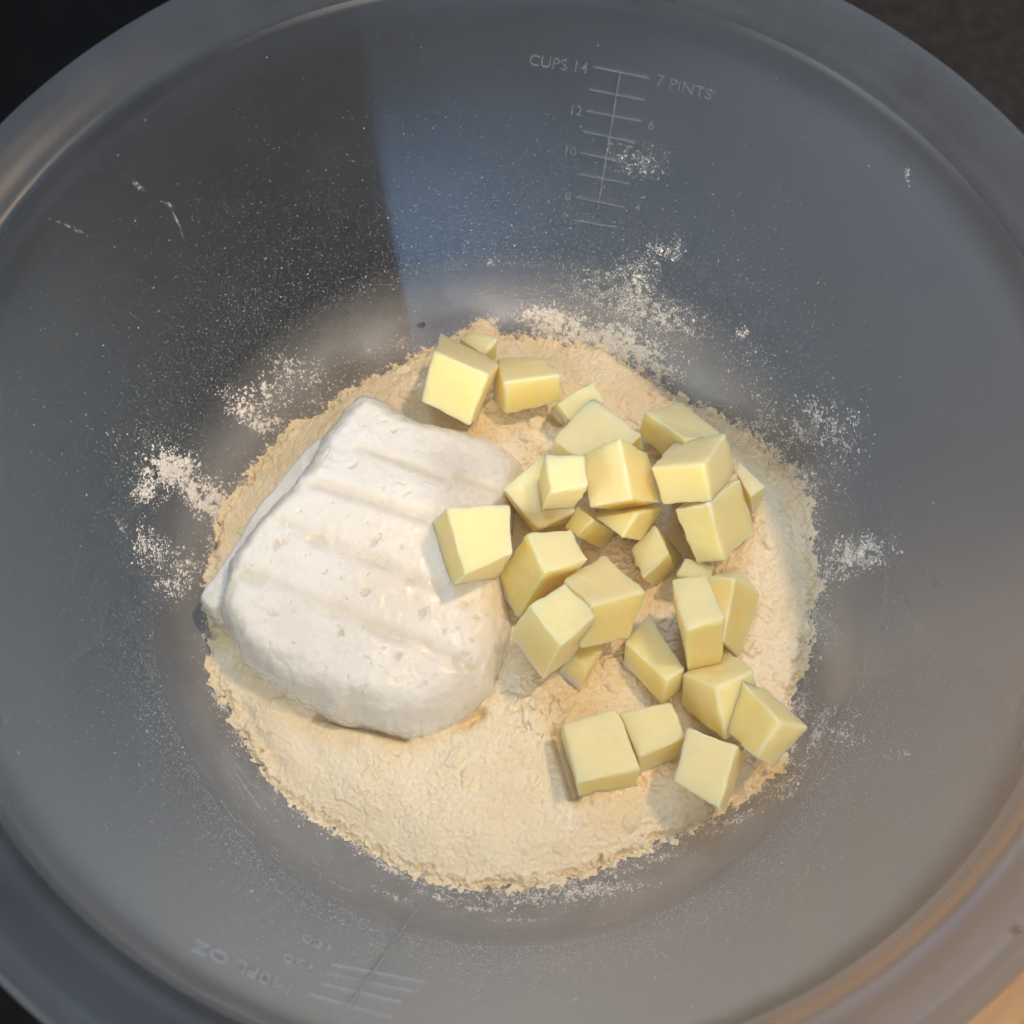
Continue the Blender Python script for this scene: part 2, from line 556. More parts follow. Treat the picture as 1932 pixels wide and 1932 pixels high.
# --- embossed scales: ticks and lettering that stand proud of the wall
def ribbon(px, half, hgt):
    """a raised bar laid on the wall along two pixels; half = half width in metres"""
    (x0, y0), (x1, y1) = px
    n = 14
    t = np.linspace(0, 1, n)
    c = bowl_hit(x0 + (x1 - x0) * t, y0 + (y1 - y0) * t)
    nr = bowl_normal(c)
    d = np.gradient(c, axis=0)
    sd = np.cross(d, nr); sd /= np.linalg.norm(sd, axis=1)[:, None]
    rows = [c - sd * half - nr * .0004, c - sd * half * .7 + nr * hgt, c + sd * half * .7 + nr * hgt, c + sd * half - nr * .0004]
    v = np.stack(rows, 1).reshape(-1, 3)
    f = []
    for i in range(n - 1):
        for k in range(4):
            f.append((i * 4 + k, (i + 1) * 4 + k, (i + 1) * 4 + (k + 1) % 4, i * 4 + (k + 1) % 4))
    f += [(0, 1, 2, 3), (n * 4 - 1, n * 4 - 2, n * 4 - 3, n * 4 - 4)]
    return v, f


def lettering(text, p0, right, up, hgt=.00022):
    """p0 = lower-left pixel, right = pixel vector of the whole run, up = pixel vector of the capital height"""
    cu = bpy.data.curves.new('lettering', 'FONT')
    cu.body = text; cu.resolution_u = 3; cu.offset = .004
    ob = bpy.data.objects.new('lettering', cu); COL.objects.link(ob)
    dg = bpy.context.evaluated_depsgraph_get()
    me = bpy.data.meshes.new_from_object(ob.evaluated_get(dg))
    bpy.data.objects.remove(ob); bpy.data.curves.remove(cu)
    co = np.empty(len(me.vertices) * 3, np.float32); me.vertices.foreach_get('co', co); co = co.reshape(-1, 3)
    faces = [tuple(p.vertices) for p in me.polygons]
    bpy.data.meshes.remove(me)
    u = co[:, 0] / co[:, 0].max(); v = co[:, 1] / .70
    px = p0[0] + right[0] * u + up[0] * v
    py = p0[1] + right[1] * u + up[1] * v
    c = bowl_hit(px, py); nr = bowl_normal(c)
    top = c + nr * hgt; bot = c - nr * .0003
    n = len(co)
    cnt = {}
    for f in faces:
        for a, b in zip(f, f[1:] + f[:1]): cnt[(a, b)] = 1
    side = [(a, b, b + n, a + n)[::-1] for (a, b) in cnt if (b, a) not in cnt]
    return np.vstack([top, bot]), faces + side


def joined(name, bits, mat, parent, label=None):
    V, F, o = [], [], 0
    for v, f in bits:
        V.append(v); F += [tuple(i + o for i in q) for q in f]; o += len(v)
    ob = mesh_obj(name, np.vstack(V), F, mat, parent, smooth=False)
    if label: ob['label'] = label
    return ob


HT = .00028
# far wall: cups on the left of the line, pints on the right
tick_px = [((1119, 125), (1226, 147)), ((1112, 168), (1217, 188)), ((1107, 208), (1210, 228)), ((1101, 247), (1199, 268)),
           ((1096, 287), (1182, 306)), ((1090, 327), (1188, 346)), ((1087, 371), (1178, 390)), ((1080, 414), (1160, 428))]
for k, t in enumerate(tick_px):
    joined('tick_mark', [ribbon(t, .00033, HT if k < 7 else .00012)], M_EMB, bowl)
joined('scale_line', [ribbon(((1170, 137), (1128, 395)), .00028, HT)], M_EMB, bowl)
UPR = (2.5, -16)
for txt, p0, rt, up in [('CUPS 14', (996, 121), (112, 17), (3, -21)), ('7 PINTS', (1236, 158), (106, 30), (4, -20)),
                        ('12', (1072, 214), (26, 4), (2, -18)), ('6', (1222, 241), (12, 3), (2, -17)),
                        ('10', (1061, 289), (26, 4), (2, -17)), ('5', (1207, 316), (12, 3), (2, -15)),
                        ('8', (1064, 375), (13, 2), (2, -15)), ('4', (1196, 395), (12, 3), (2, -12))]:
    joined('lettering', [lettering(txt, p0, rt, up, HT)], M_EMB, bowl)
# near wall: ounces, read from the other side
for t in [((625, 1820), (800, 1854)), ((614, 1838), (780, 1872)), ((598, 1856), (757, 1892)), ((581, 1877), (738, 1921))]:
    joined('tick_mark', [ribbon(t, .00028, HT)], M_NEAR, bowl)
joined('scale_line', [ribbon(((655, 1905), (816, 1672)), .00034, HT)], M_NEAR, bowl)
for txt, p0, rt, up in [('140FL OZ', (560, 1866), (-192, -92), (-8, 19)), ('120', (598, 1826), (-62, -26), (-5, 12)), ('100', (632, 1790), (-60, -26), (-5, 11))]:
    joined('lettering', [lettering(txt, p0, rt, up, HT)], M_NEAR, bowl)

# ------------------------------------------------------------------ flour
EDGE = [(812, 660), (850, 640), (905, 612), (950, 628), (1010, 640), (1080, 648), (1150, 660), (1200, 690), (1250, 735), (1320, 765), (1390, 800),
        (1440, 845), (1500, 900), (1530, 950), (1537, 1010), (1535, 1060), (1545, 1100), (1535, 1150), (1535, 1200), (1518, 1260), (1505, 1310), (1485, 1370),
        (1500, 1410), (1470, 1460), (1400, 1510), (1310, 1560), (1230, 1600), (1150, 1640), (1060, 1665), (960, 1680), (890, 1680), (820, 1662), (730, 1625),
        (640, 1575), (560, 1520), (500, 1465), (450, 1385), (425, 1335), (400, 1280), (398, 1200), (390, 1130), (400, 1040), (408, 985), (440, 930),
        (490, 870), (540, 815), (600, 775), (660, 735), (720, 700), (770, 675)]
ep = np.array(EDGE, float)
EW = np.array([bowl_hit(x, y)[0] for x, y in EDGE])
# resample into r(theta)
eth = np.arctan2(EW[:, 1], EW[:, 0]); er = np.hypot(EW[:, 0], EW[:, 1])
o_ = np.argsort(eth); eth, er = eth[o_], er[o_]
eth = np.r_[eth[-1] - 2 * np.pi, eth, eth[0] + 2 * np.pi]; er = np.r_[er[-1], er, er[0]]


def seg_d(X, Y, a, b):
    ax, ay = a; bx, by = b
    t = np.clip(((X - ax) * (bx - ax) + (Y - ay) * (by - ay)) / ((bx - ax) ** 2 + (by - ay) ** 2), 0, 1)
    return np.hypot(X - ax - t * (bx - ax), Y - ay - t * (by - ay)), t


def flour_smooth(X, Y):
    R = np.hypot(X, Y); TH = np.arctan2(Y, X)
    er_ = np.interp(TH, eth, er)
    d = er_ - R
    th_ = .0009 + .85 * np.maximum(d, 0)
    lev = .0150 + .0014 * vn(X * 28, Y * 28, 0, 5) + .0015 * sst(0, .09, -Y) + .0010 * sst(0, .06, X)
    a = bowl_z(R) + th_
    k = .003
    hh = np.clip(.5 + .5 * (lev - a) / k, 0, 1)
    return lev * (1 - hh) + a * hh - k * hh * (1 - hh), d


def at_px(x, y, z=.015):
    p = at_z(x, y, z); return (p[0], p[1])


NG = 880
gx = np.linspace(-.094, .094, NG)
GX, GY = np.meshgrid(gx, gx, indexing='ij')
GZ, GD = flour_smooth(GX, GY)
BZG = bowl_z(np.hypot(GX, GY))
wx = GX + .0012 * vn(GX * 420, GY * 420, 0, 21); wy = GY + .0012 * vn(GX * 420, GY * 420, 3, 22)
f1, f2, cv = worley(wx * 470, wy * 470, 3)
g1, g2, cg = worley(wx * 1150, wy * 1150, 8)
h1, h2, ch = worley(wx * 170 + 7, wy * 170, 14)
# how crumbly the surface is (crumbly at the top right and middle, smoother lower left)
rough = .65 + .6 * sst(-.25, .55, vn(GX * 22, GY * 22, 0, 31)) + .35 * sst(-.02, .06, GX + GY)
GZ = GZ + rough * (.0008 * (.5 - f1) * (cv > .35) + .00050 * (.5 - g1) * (cg > .25) + .0022 * np.sqrt(np.maximum(.20 - h1 ** 2, 0)) * (ch > .80))
GZ = GZ + .00045 * fbm(GX * 110, GY * 110, 0, 41, 5) + .00008 * fbm(GX * 1300, GY * 1300, 0, 51, 2)
# cracks: thin ridged lines in a few areas
cr = np.abs(fbm(GX * 95, GY * 95, 0, 61, 3))
crm = sst(.05, .45, vn(GX * 45, GY * 45, 0, 66))
cr2 = (f2 - f1)
k1, k2, kc = worley(GX * 190 + .28 * vn(GX * 520, GY * 520, 0, 63), GY * 190 + .28 * vn(GX * 520, GY * 520, 4, 65), 69)
brk = sst(.0, .4, vn(GX * 230, GY * 230, 1, 67))
cc = at_px(1000, 1440)
mid = np.exp(-(((GX - cc[0]) / .030) ** 2 + ((GY - cc[1]) / .018) ** 2)) + .35 * sst(0, .03, GX) + .12
GZ = GZ - .0020 * np.exp(-((k2 - k1) / .05) ** 2) * sst(-.3, .3, vn(GX * 34, GY * 34, 2, 68)) * brk * np.clip(mid, 0, 1)
# grooves and hollows the photograph shows
for (a, b, wd, dp) in [((1050, 1385), (1084, 1500), .0016, .006), ((1040, 790), (1055, 800), .0012, .004), ((905, 1345), (880, 1362), .0018, .006), ((600, 1350), (760, 1390), .0014, .0035),
                       ((1318, 1475), (1345, 1500), .0010, .003), ((1195, 1440), (1215, 1480), .0006, .0015), ((1020, 860), (1040, 875), .0018, .003),
                       ((1240, 1010), (1300, 1060), .0030, .003), ((1230, 1130), (1270, 1150), .004, .001)]:
    dd, _ = seg_d(GX, GY, at_px(*a), at_px(*b))
    GZ = GZ - dp * np.exp(-(dd / wd) ** 2)
# low folds pushed into the flour at the lower left
for (a, b, wd, dp) in [((560, 1360), (600, 1440), .003, .0012), ((690, 1400), (760, 1480), .004, -.0012), ((450, 1330), (520, 1440), .002, .0013)]:
    dd, _ = seg_d(GX, GY, at_px(*a), at_px(*b))
    GZ = GZ - dp * np.exp(-(dd / wd) ** 2)
# ragged edge: thickness over the bowl, kept only where there is flour
en = .0011 * fbm(GX * 420, GY * 420, 0, 71, 4, .7) + .0006 * vn(GX * 90, GY * 90, 0, 75)
de = GD + en
keep = (de > 0)
GZ = BZG + (GZ - BZG) * (.12 + .88 * sst(0, .0028, de)) + .0003 * (cg > .5) * sst(0, .001, de) * (1 - sst(.002, .004, de))
GZ = np.maximum(GZ, BZG + .00025)
idx = np.arange(NG * NG).reshape(NG, NG)
kf = keep[:-1, :-1] | keep[1:, :-1] | keep[:-1, 1:] | keep[1:, 1:]
kq = keep[:-1, :-1].astype(int) + keep[1:, :-1] + keep[:-1, 1:] + keep[1:, 1:]
sel = kq >= 2
q = np.stack([idx[:-1, :-1], idx[1:, :-1], idx[1:, 1:], idx[:-1, 1:]], -1)[sel]
used, inv = np.unique(q, return_inverse=True)
FV = np.stack([GX, GY, GZ], -1).reshape(-1, 3)[used]
flour = mesh_obj('flour', FV, inv.reshape(-1, 4), M_FLOUR)
tag(flour, 'cream coloured crumbly flour filling the bottom of the mixing bowl', 'flour', kind='stuff')


def flour_z(x, y):
    i = np.clip(np.searchsorted(gx, x), 0, NG - 1); j = np.clip(np.searchsorted(gx, y), 0, NG - 1)
    return GZ_S[i, j]


GZ_S, _ = flour_smooth(GX, GY)

# ------------------------------------------------------------------ the block of fresh cheese
OUT = [(690, 722), (722, 730), (760, 757), (830, 783), (885, 800), (905, 822), (945, 842), (975, 862), (990, 880), (986, 915), (975, 960), (968, 1000),
       (960, 1060), (957, 1110), (963, 1160), (967, 1206), (956, 1261), (938, 1300), (918, 1330), (887, 1357), (845, 1376), (804, 1386), (760, 1386), (729, 1383),
       (666, 1368), (603, 1347), (545, 1311), (494, 1286), (457, 1250), (423, 1206), (406, 1160), (405, 1123), (412, 1085), (430, 1046), (457, 1006), (486, 966),
       (528, 930), (545, 905), (575, 864), (603, 805), (641, 759), (668, 727)]


def to_world_outline(pts, zf):
    return np.array([at_z(x, y, zf(x, y))[:2] for x, y in pts])


def dist_poly(X, Y, P):
    D = np.full(X.shape, 9.0); ins = np.zeros(X.shape, bool)
    n = len(P)
    for i in range(n):
        a, b = P[i], P[(i + 1) % n]
        D = np.minimum(D, seg_d(X, Y, a, b)[0])
        c = ((a[1] > Y) != (b[1] > Y)) & (X < (b[0] - a[0]) * (Y - a[1]) / (b[1] - a[1] + 1e-12) + a[0])
        ins ^= c
    return np.where(ins, D, -D)


def smooth_loop(P, it=2):
    P = np.array(P, float)
    for _ in range(it):
        Q = np.empty((len(P) * 2, 2))
        Q[0::2] = .75 * P + .25 * np.roll(P, -1, 0); Q[1::2] = .25 * P + .75 * np.roll(P, -1, 0)
        P = Q
    return P


CW = to_world_outline(OUT, lambda x, y: .0300 - .013 * float(sst(1150, 1380, np.array(y))) - .012 * float(sst(800, 960, np.array(x))))
CW = smooth_loop(CW, 2)
NC = 430
cx = np.linspace(CW[:, 0].min() - .002, CW[:, 0].max() + .002, NC); cy = np.linspace(CW[:, 1].min() - .002, CW[:, 1].max() + .002, NC)
CX, CY = np.meshgrid(cx, cy, indexing='ij')
D = dist_poly(CX, CY, CW)
D = D + .0007 * fbm(CX * 160, CY * 160, 0, 81, 3)
# top plane: higher on the left/front, falling to the right/back
c0 = at_px(690, 1050, .036)
TOPZ = .0345 - .130 * (CX - c0[0]) + .02 * (CY - c0[1]) - 1.6 * ((CX - c0[0]) ** 2 + (CY - c0[1]) ** 2)
TOPZ = TOPZ + .0007 * vn(CX * 55, CY * 55, 0, 83)
ang = np.arctan2(CY - c0[1], CX - c0[0])
wdt = .0075 + .0025 * np.exp(-((ang + 1.6) / 1.0) ** 2)      # wider shoulder at the front
u = np.clip(D / wdt, 0, 1)
rise = (1 - (1 - u) ** 2.3) ** (1 / 2.0)
base = .0125
CZ = base + (TOPZ - base) * rise
hollow = np.zeros_like(CZ)


def pxz(x, y): return at_px(x, y, .037)


for pts, wd, dp in [([(678, 834), (752, 857), (830, 884)], .0017, .0005), ([(590, 908), (700, 938), (833, 976)], .0018, .0007),
                    ([(528, 986), (600, 1016), (670, 1040), (730, 1062), (830, 1096)], .0019, .0008),
                    ([(455, 1082), (530, 1108), (612, 1142), (700, 1174), (790, 1208), (885, 1240)], .0020, .0008), ([(960, 905), (860, 880)], .0015, .0003)]:
    dd = np.full(CX.shape, 9.0)
    for a, b in zip(pts, pts[1:]): dd = np.minimum(dd, seg_d(CX, CY, pxz(*a), pxz(*b))[0])
    dd = dd + .0003 * vn(CX * 300, CY * 300, 0, 85)
    g = np.exp(-(dd / wd) ** 2) * (.55 + .45 * sst(-.5, .3, fbm(CX * 120, CY * 120, 0, 86, 2)))
    CZ = CZ - dp * g
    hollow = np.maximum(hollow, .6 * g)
# little whey holes
rs = np.random.default_rng(5)
for k in range(260):
    px, py = rs.uniform(440, 960), rs.uniform(740, 1360)
    a = rs.uniform(0, math.pi); L_ = rs.uniform(.0002, .0006) if rs.random() < .88 else rs.uniform(.0007, .0014)
    p = pxz(px, py)
    X, Y = CX - p[0], CY - p[1]
    if abs(X).min() > .002 or abs(Y).min() > .002: continue
    A = (X * math.cos(a) + Y * math.sin(a)) / L_; B = (-X * math.sin(a) + Y * math.cos(a)) / (L_ * rs.uniform(.28, .6))
    g = np.exp(-(A ** 2 + B ** 2) ** 1.5 * np.exp(1.3 * fbm(CX * 1500 + k, CY * 1100, 0, 90, 2)))
    CZ = CZ - rs.uniform(.0002, .0006) * g * min(1, L_ / .0008)
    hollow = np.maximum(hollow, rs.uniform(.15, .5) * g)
for x, y, L_ in [(662, 872, .0011), (738, 798, .0010), (638, 1187, .0011), (746, 1227, .0010), (795, 1145, .0016), (520, 1025, .0018), (685, 1110, .0016), (703, 1012, .0016), (681, 1290, .0014)]:
    p = pxz(x, y); a = rs.uniform(.3, 1.2)
    X, Y = CX - p[0], CY - p[1]
    A = (X * math.cos(a) + Y * math.sin(a)) / L_; B = (-X * math.sin(a) + Y * math.cos(a)) / (L_ * .55)
    g = np.exp(-(A ** 2 + B ** 2) ** 1.5)
    g = np.exp(-(A ** 2 + B ** 2) ** 1.5 * np.exp(1.3 * fbm(CX * 900 + L_ * 1e5, CY * 900, 0, 91, 2)))
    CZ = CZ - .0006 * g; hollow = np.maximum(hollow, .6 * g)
# curd grain, rougher on the sides
w1, w2, wc = worley(CX * 330 + .3 * vn(CX * 600, CY * 600, 0, 92), CY * 330, 95)
side = 1 - sst(.6, 1, u)
CZ = CZ + .00007 * fbm(CX * 200, CY * 200, 0, 98, 2) + (.00003 + .0003 * side) * (.5 - w1) + .00003 * fbm(CX * 700, CY * 700, 0, 96, 3) + side * .0003 * fbm(CX * 190, CY * 190, CZ * 500, 97, 3)
inside = D > 0
CZ = np.where(inside, CZ, base - .002)
ci = np.arange(NC * NC).reshape(NC, NC)
ok = inside[:-1, :-1].astype(int) + inside[1:, :-1] + inside[:-1, 1:] + inside[1:, 1:]
q = np.stack([ci[:-1, :-1], ci[1:, :-1], ci[1:, 1:], ci[:-1, 1:]], -1)[ok >= 1]
used, inv = np.unique(q, return_inverse=True)
V = np.stack([CX, CY, CZ], -1).reshape(-1, 3)[used]
cheese = bpy.data.objects.new('cheese_block', None); COL.objects.link(cheese)
cheese.location = (float(c0[0]), float(c0[1]), base)
tag(cheese, 'white moist block of fresh cheese with pressed grooves lying on the flour', 'cheese')
Vc = V - np.array([c0[0], c0[1], base])
blk = mesh_obj('cheese_body', Vc, inv.reshape(-1, 4), M_CHEESE, cheese)
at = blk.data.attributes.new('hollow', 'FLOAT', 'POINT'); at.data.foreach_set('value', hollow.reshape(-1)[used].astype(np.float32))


def patch(name, outline, ztop, thick, mat, parent, org, n=150, rnd=.0012, seed=0, amp=.0003):
    """a slab of any outline with a rounded, uneven top; ztop(X, Y)"""
    P = smooth_loop(outline, 2)
    x = np.linspace(P[:, 0].min() - .001, P[:, 0].max() + .001, n); y = np.linspace(P[:, 1].min() - .001, P[:, 1].max() + .001, n)
    X, Y = np.meshgrid(x, y, indexing='ij')
    d = dist_poly(X, Y, P) + amp * fbm(X * 300, Y * 300, 0, seed, 2)
    uu = np.clip(d / rnd, 0, 1)
    Z = ztop(X, Y) - thick * (1 - np.sqrt(1 - (1 - uu) ** 2)) + amp * fbm(X * 250, Y * 250, 0, seed + 5, 3)
    ins = d > 0
    Z = np.where(ins, Z, ztop(X, Y) - thick)
    ci = np.arange(n * n).reshape(n, n)
    ok = ins[:-1, :-1].astype(int) + ins[1:, :-1] + ins[:-1, 1:] + ins[1:, 1:]
    q = np.stack([ci[:-1, :-1], ci[1:, :-1], ci[1:, 1:], ci[:-1, 1:]], -1)[ok >= 1]
    used, inv = np.unique(q, return_inverse=True)
    V = np.stack([X, Y, Z], -1).reshape(-1, 3)[used]
    f = inv.reshape(-1, 4)
    nv = len(V)
    bot = V.copy(); bot[:, 2] = V[:, 2].min() - .0005
    bot[:, 2] = np.minimum(bot[:, 2], V[:, 2] - .001)
    return mesh_obj(name, V - np.array(org), f, mat, parent)


STRIP = [(362, 1118), (372, 1140), (394, 1160), (425, 1150), (455, 1090), (480, 1040), (530, 975), (590, 905), (655, 835), (640, 800), (600, 812), (566, 842), (526, 888), (478, 945), (432, 1020), (392, 1080)]
SW = to_world_outline(STRIP, lambda x, y: .027)
patch('cheese_flap', SW, lambda X, Y: .0262 + .0004 * vn(X * 120, Y * 120, 0, 7), .011, M_CHEESE, cheese, (float(c0[0]), float(c0[1]), base), 170, .0022, 201, .0002)

# ------------------------------------------------------------------ butter
def Z1(x, y): return (310.6 + x * .4180, 621.2 + y * .4180)
def Z2(x, y): return (900.8 + x * .1929, 590.1 + y * .1929)
def Z3(x, y): return (1149.2 + x * .2090, 714.4 + y * .2090)
def Z4(x, y): return (900.8 + x * .2090, 962.9 + y * .2090)
def Z5(x, y): return (1025.0 + x * .2733, 1118.2 + y * .2733)


_g = np.linspace(0, .030, 31)
ZA, ZB, ZC = np.meshgrid(_g, _g, _g, indexing='ij')
ZA, ZB, ZC = ZA.ravel(), ZB.ravel(), ZC.ravel()


def box_corners(P, Zd):
    """P: pixels of the corner nearest to the lens (P0), its three neighbours A B C and the face corners AB BC CA.
    Finds the depths that make the edges square to each other; returns the eight corners for the depth Zd of P0."""
    P0, A, B, Cc, AB, BC, CA = [ray(*p) for p in P]
    def e(q, z): return q * (Zd + z)[:, None] - P0 * Zd
    a, b, c = e(A, ZA), e(B, ZB), e(Cc, ZC)
    la, lb, lc = [np.linalg.norm(v, axis=1) for v in (a, b, c)]
    ab, bc, ca = (a * b).sum(1) / la / lb, (b * c).sum(1) / lb / lc, (c * a).sum(1) / lc / la
    ln = np.log(np.stack([la, lb, lc]) / .0175)
    s = ab ** 2 + bc ** 2 + ca ** 2 + .05 * (ln ** 2).sum(0)
    k = int(np.argmin(s))
    za, zb, zc = ZA[k], ZB[k], ZC[k]
    o = P0 * Zd
    pa, pb, pc = A * (Zd + za), B * (Zd + zb), Cc * (Zd + zc)
    # face corners: on the plane of their face where that is well conditioned
    def corner(q, p1, p2, z):
        n = np.cross(p1 - o, p2 - o); den = q @ n
        est = Zd + z
        if abs(den) > .25 * np.linalg.norm(n) * np.linalg.norm(q):
            t = (o @ n) / den
            est = float(np.clip(t, est - .004, est + .004))
        return q * est
    pab, pbc, pca = corner(AB, pa, pb, za + zb), corner(BC, pb, pc, zb + zc), corner(CA, pc, pa, zc + za)
    pabc = o + ((pab - o) + (pbc - o) + (pca - o)) / 2
    return np.array([o, pa, pb, pc, pab, pbc, pca, pabc]) + CAM


def surf_cube(n):
    """lattice over the surface of the unit cube: points in [0,1]^3 and quads"""
    V, F = [], []
    key = {}
    def vid(p):
        if p not in key: key[p] = len(V); V.append(p)
        return key[p]
    for ax in range(3):
        for sd in (0, n):
            for i in range(n):
                for j in range(n):
                    qd = []
                    for (di, dj) in ((0, 0), (1, 0), (1, 1), (0, 1)):
                        p = [0, 0, 0]; p[ax] = sd; p[(ax + 1) % 3] = i + di; p[(ax + 2) % 3] = j + dj
                        qd.append(vid(tuple(p)))
                    F.append(qd if sd else qd[::-1])
    return np.array(V, float) / n, np.array(F)


CV, CF = surf_cube(22)
# denser towards the edges so that the bevel is smooth
CVw = .5 - .5 * np.cos(np.pi * CV); CVw = .45 * CVw + .55 * CV


def butter(P, lift, label, on=None, seed=0, bev=.06, soft=.6):
    def low(Zd):
        c = box_corners(P, Zd)
        return (c[:, 2] - flour_z(c[:, 0], c[:, 1])).min(), c
    lo_, hi_ = .20, .33
    for _ in range(22):
        mid = (lo_ + hi_) / 2
        g, c = low(mid)
        if g > lift: lo_ = mid
        else: hi_ = mid
    c = low((lo_ + hi_) / 2)[1]
    o, a, b, cc, ab, bc, ca, abc = c
    def tri(U):
        x, y, z = U[:, :1], U[:, 1:2], U[:, 2:]
        return ((1 - x) * (1 - y) * (1 - z) * o + x * (1 - y) * (1 - z) * a + (1 - x) * y * (1 - z) * b + (1 - x) * (1 - y) * z * cc
                + x * y * (1 - z) * ab + (1 - x) * y * z * bc + x * (1 - y) * z * ca + x * y * z * abc)
    U = CVw.copy()
    # rounded corners: pull the lattice onto a rounded box
    bl = bev
    S = np.clip(U, bl, 1 - bl); dv = U - S
    ln = np.linalg.norm(dv, axis=1, keepdims=True)
    mx = np.abs(dv).max(1, keepdims=True)
    U2 = np.where(ln > 1e-9, S + dv / np.maximum(ln, 1e-9) * mx, U)
    V = tri(U2)
    ctr = V.mean(0)
    nrm = V - ctr
    # face normals (approximate) for the displacement
    nv = np.zeros_like(V)
    fn = np.cross(V[CF[:, 2]] - V[CF[:, 0]], V[CF[:, 3]] - V[CF[:, 1]])
    for k in range(4): np.add.at(nv, CF[:, k], fn)
    nv /= np.linalg.norm(nv, axis=1)[:, None] + 1e-12
    if (nv * nrm).sum() < 0: nv = -nv
    s = seed * 7.3
    disp = .00034 * fbm(V[:, 0] * 80 + s, V[:, 1] * 110, V[:, 2] * 110, 100 + seed, 2) * soft * 1.6
    disp = disp + .00010 * fbm(V[:, 0] * 600 + s, V[:, 1] * 600, V[:, 2] * 600, 130 + seed, 2)
    # drag lines left by the knife across one pair of faces
    edge = 1 - np.clip((np.minimum(U, 1 - U).min(1) + np.sort(np.minimum(U, 1 - U), axis=1)[:, 1]) / .08, 0, 1)
    disp = disp + edge * .00028 * vn(V[:, 0] * 420, V[:, 1] * 500, V[:, 2] * 500, 160 + seed)
    V = V + nv * disp[:, None]
    org = (float(ctr[0]), float(ctr[1]), float(V[:, 2].min()))
    f = CF
    if np.linalg.det(np.stack([a - o, b - o, cc - o])) < 0: f = CF[:, ::-1]
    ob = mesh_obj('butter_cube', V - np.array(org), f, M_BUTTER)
    at = ob.data.attributes.new('rub', 'FLOAT', 'POINT'); at.data.foreach_set('value', (edge * np.clip(.5 + 1.2 * vn(V[:, 0] * 200, V[:, 1] * 200, V[:, 2] * 200, 190 + seed), 0, 1)).astype(np.float32))
    # paler outer faces; AB pair, mostly tops, has overhead light painted in
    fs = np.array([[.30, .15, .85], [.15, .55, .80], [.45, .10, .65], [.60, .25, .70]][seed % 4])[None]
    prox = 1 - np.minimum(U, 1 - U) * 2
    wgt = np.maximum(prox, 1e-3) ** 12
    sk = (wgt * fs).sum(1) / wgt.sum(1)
    at = ob.data.attributes.new('skin_toplight', 'FLOAT', 'POINT'); at.data.foreach_set('value', sk.astype(np.float32))
    ob.location = org
    tag(ob, label, 'butter', 'cubes of butter on the flour')
    if DEBUG: print('BUTTER', seed, 'z %.1f..%.1f mm' % (V[:, 2].min() * 1e3, V[:, 2].max() * 1e3), 'edges', [round(float(np.linalg.norm(v - o)) * 1e3, 1) for v in (a, b, cc)])
    return ob


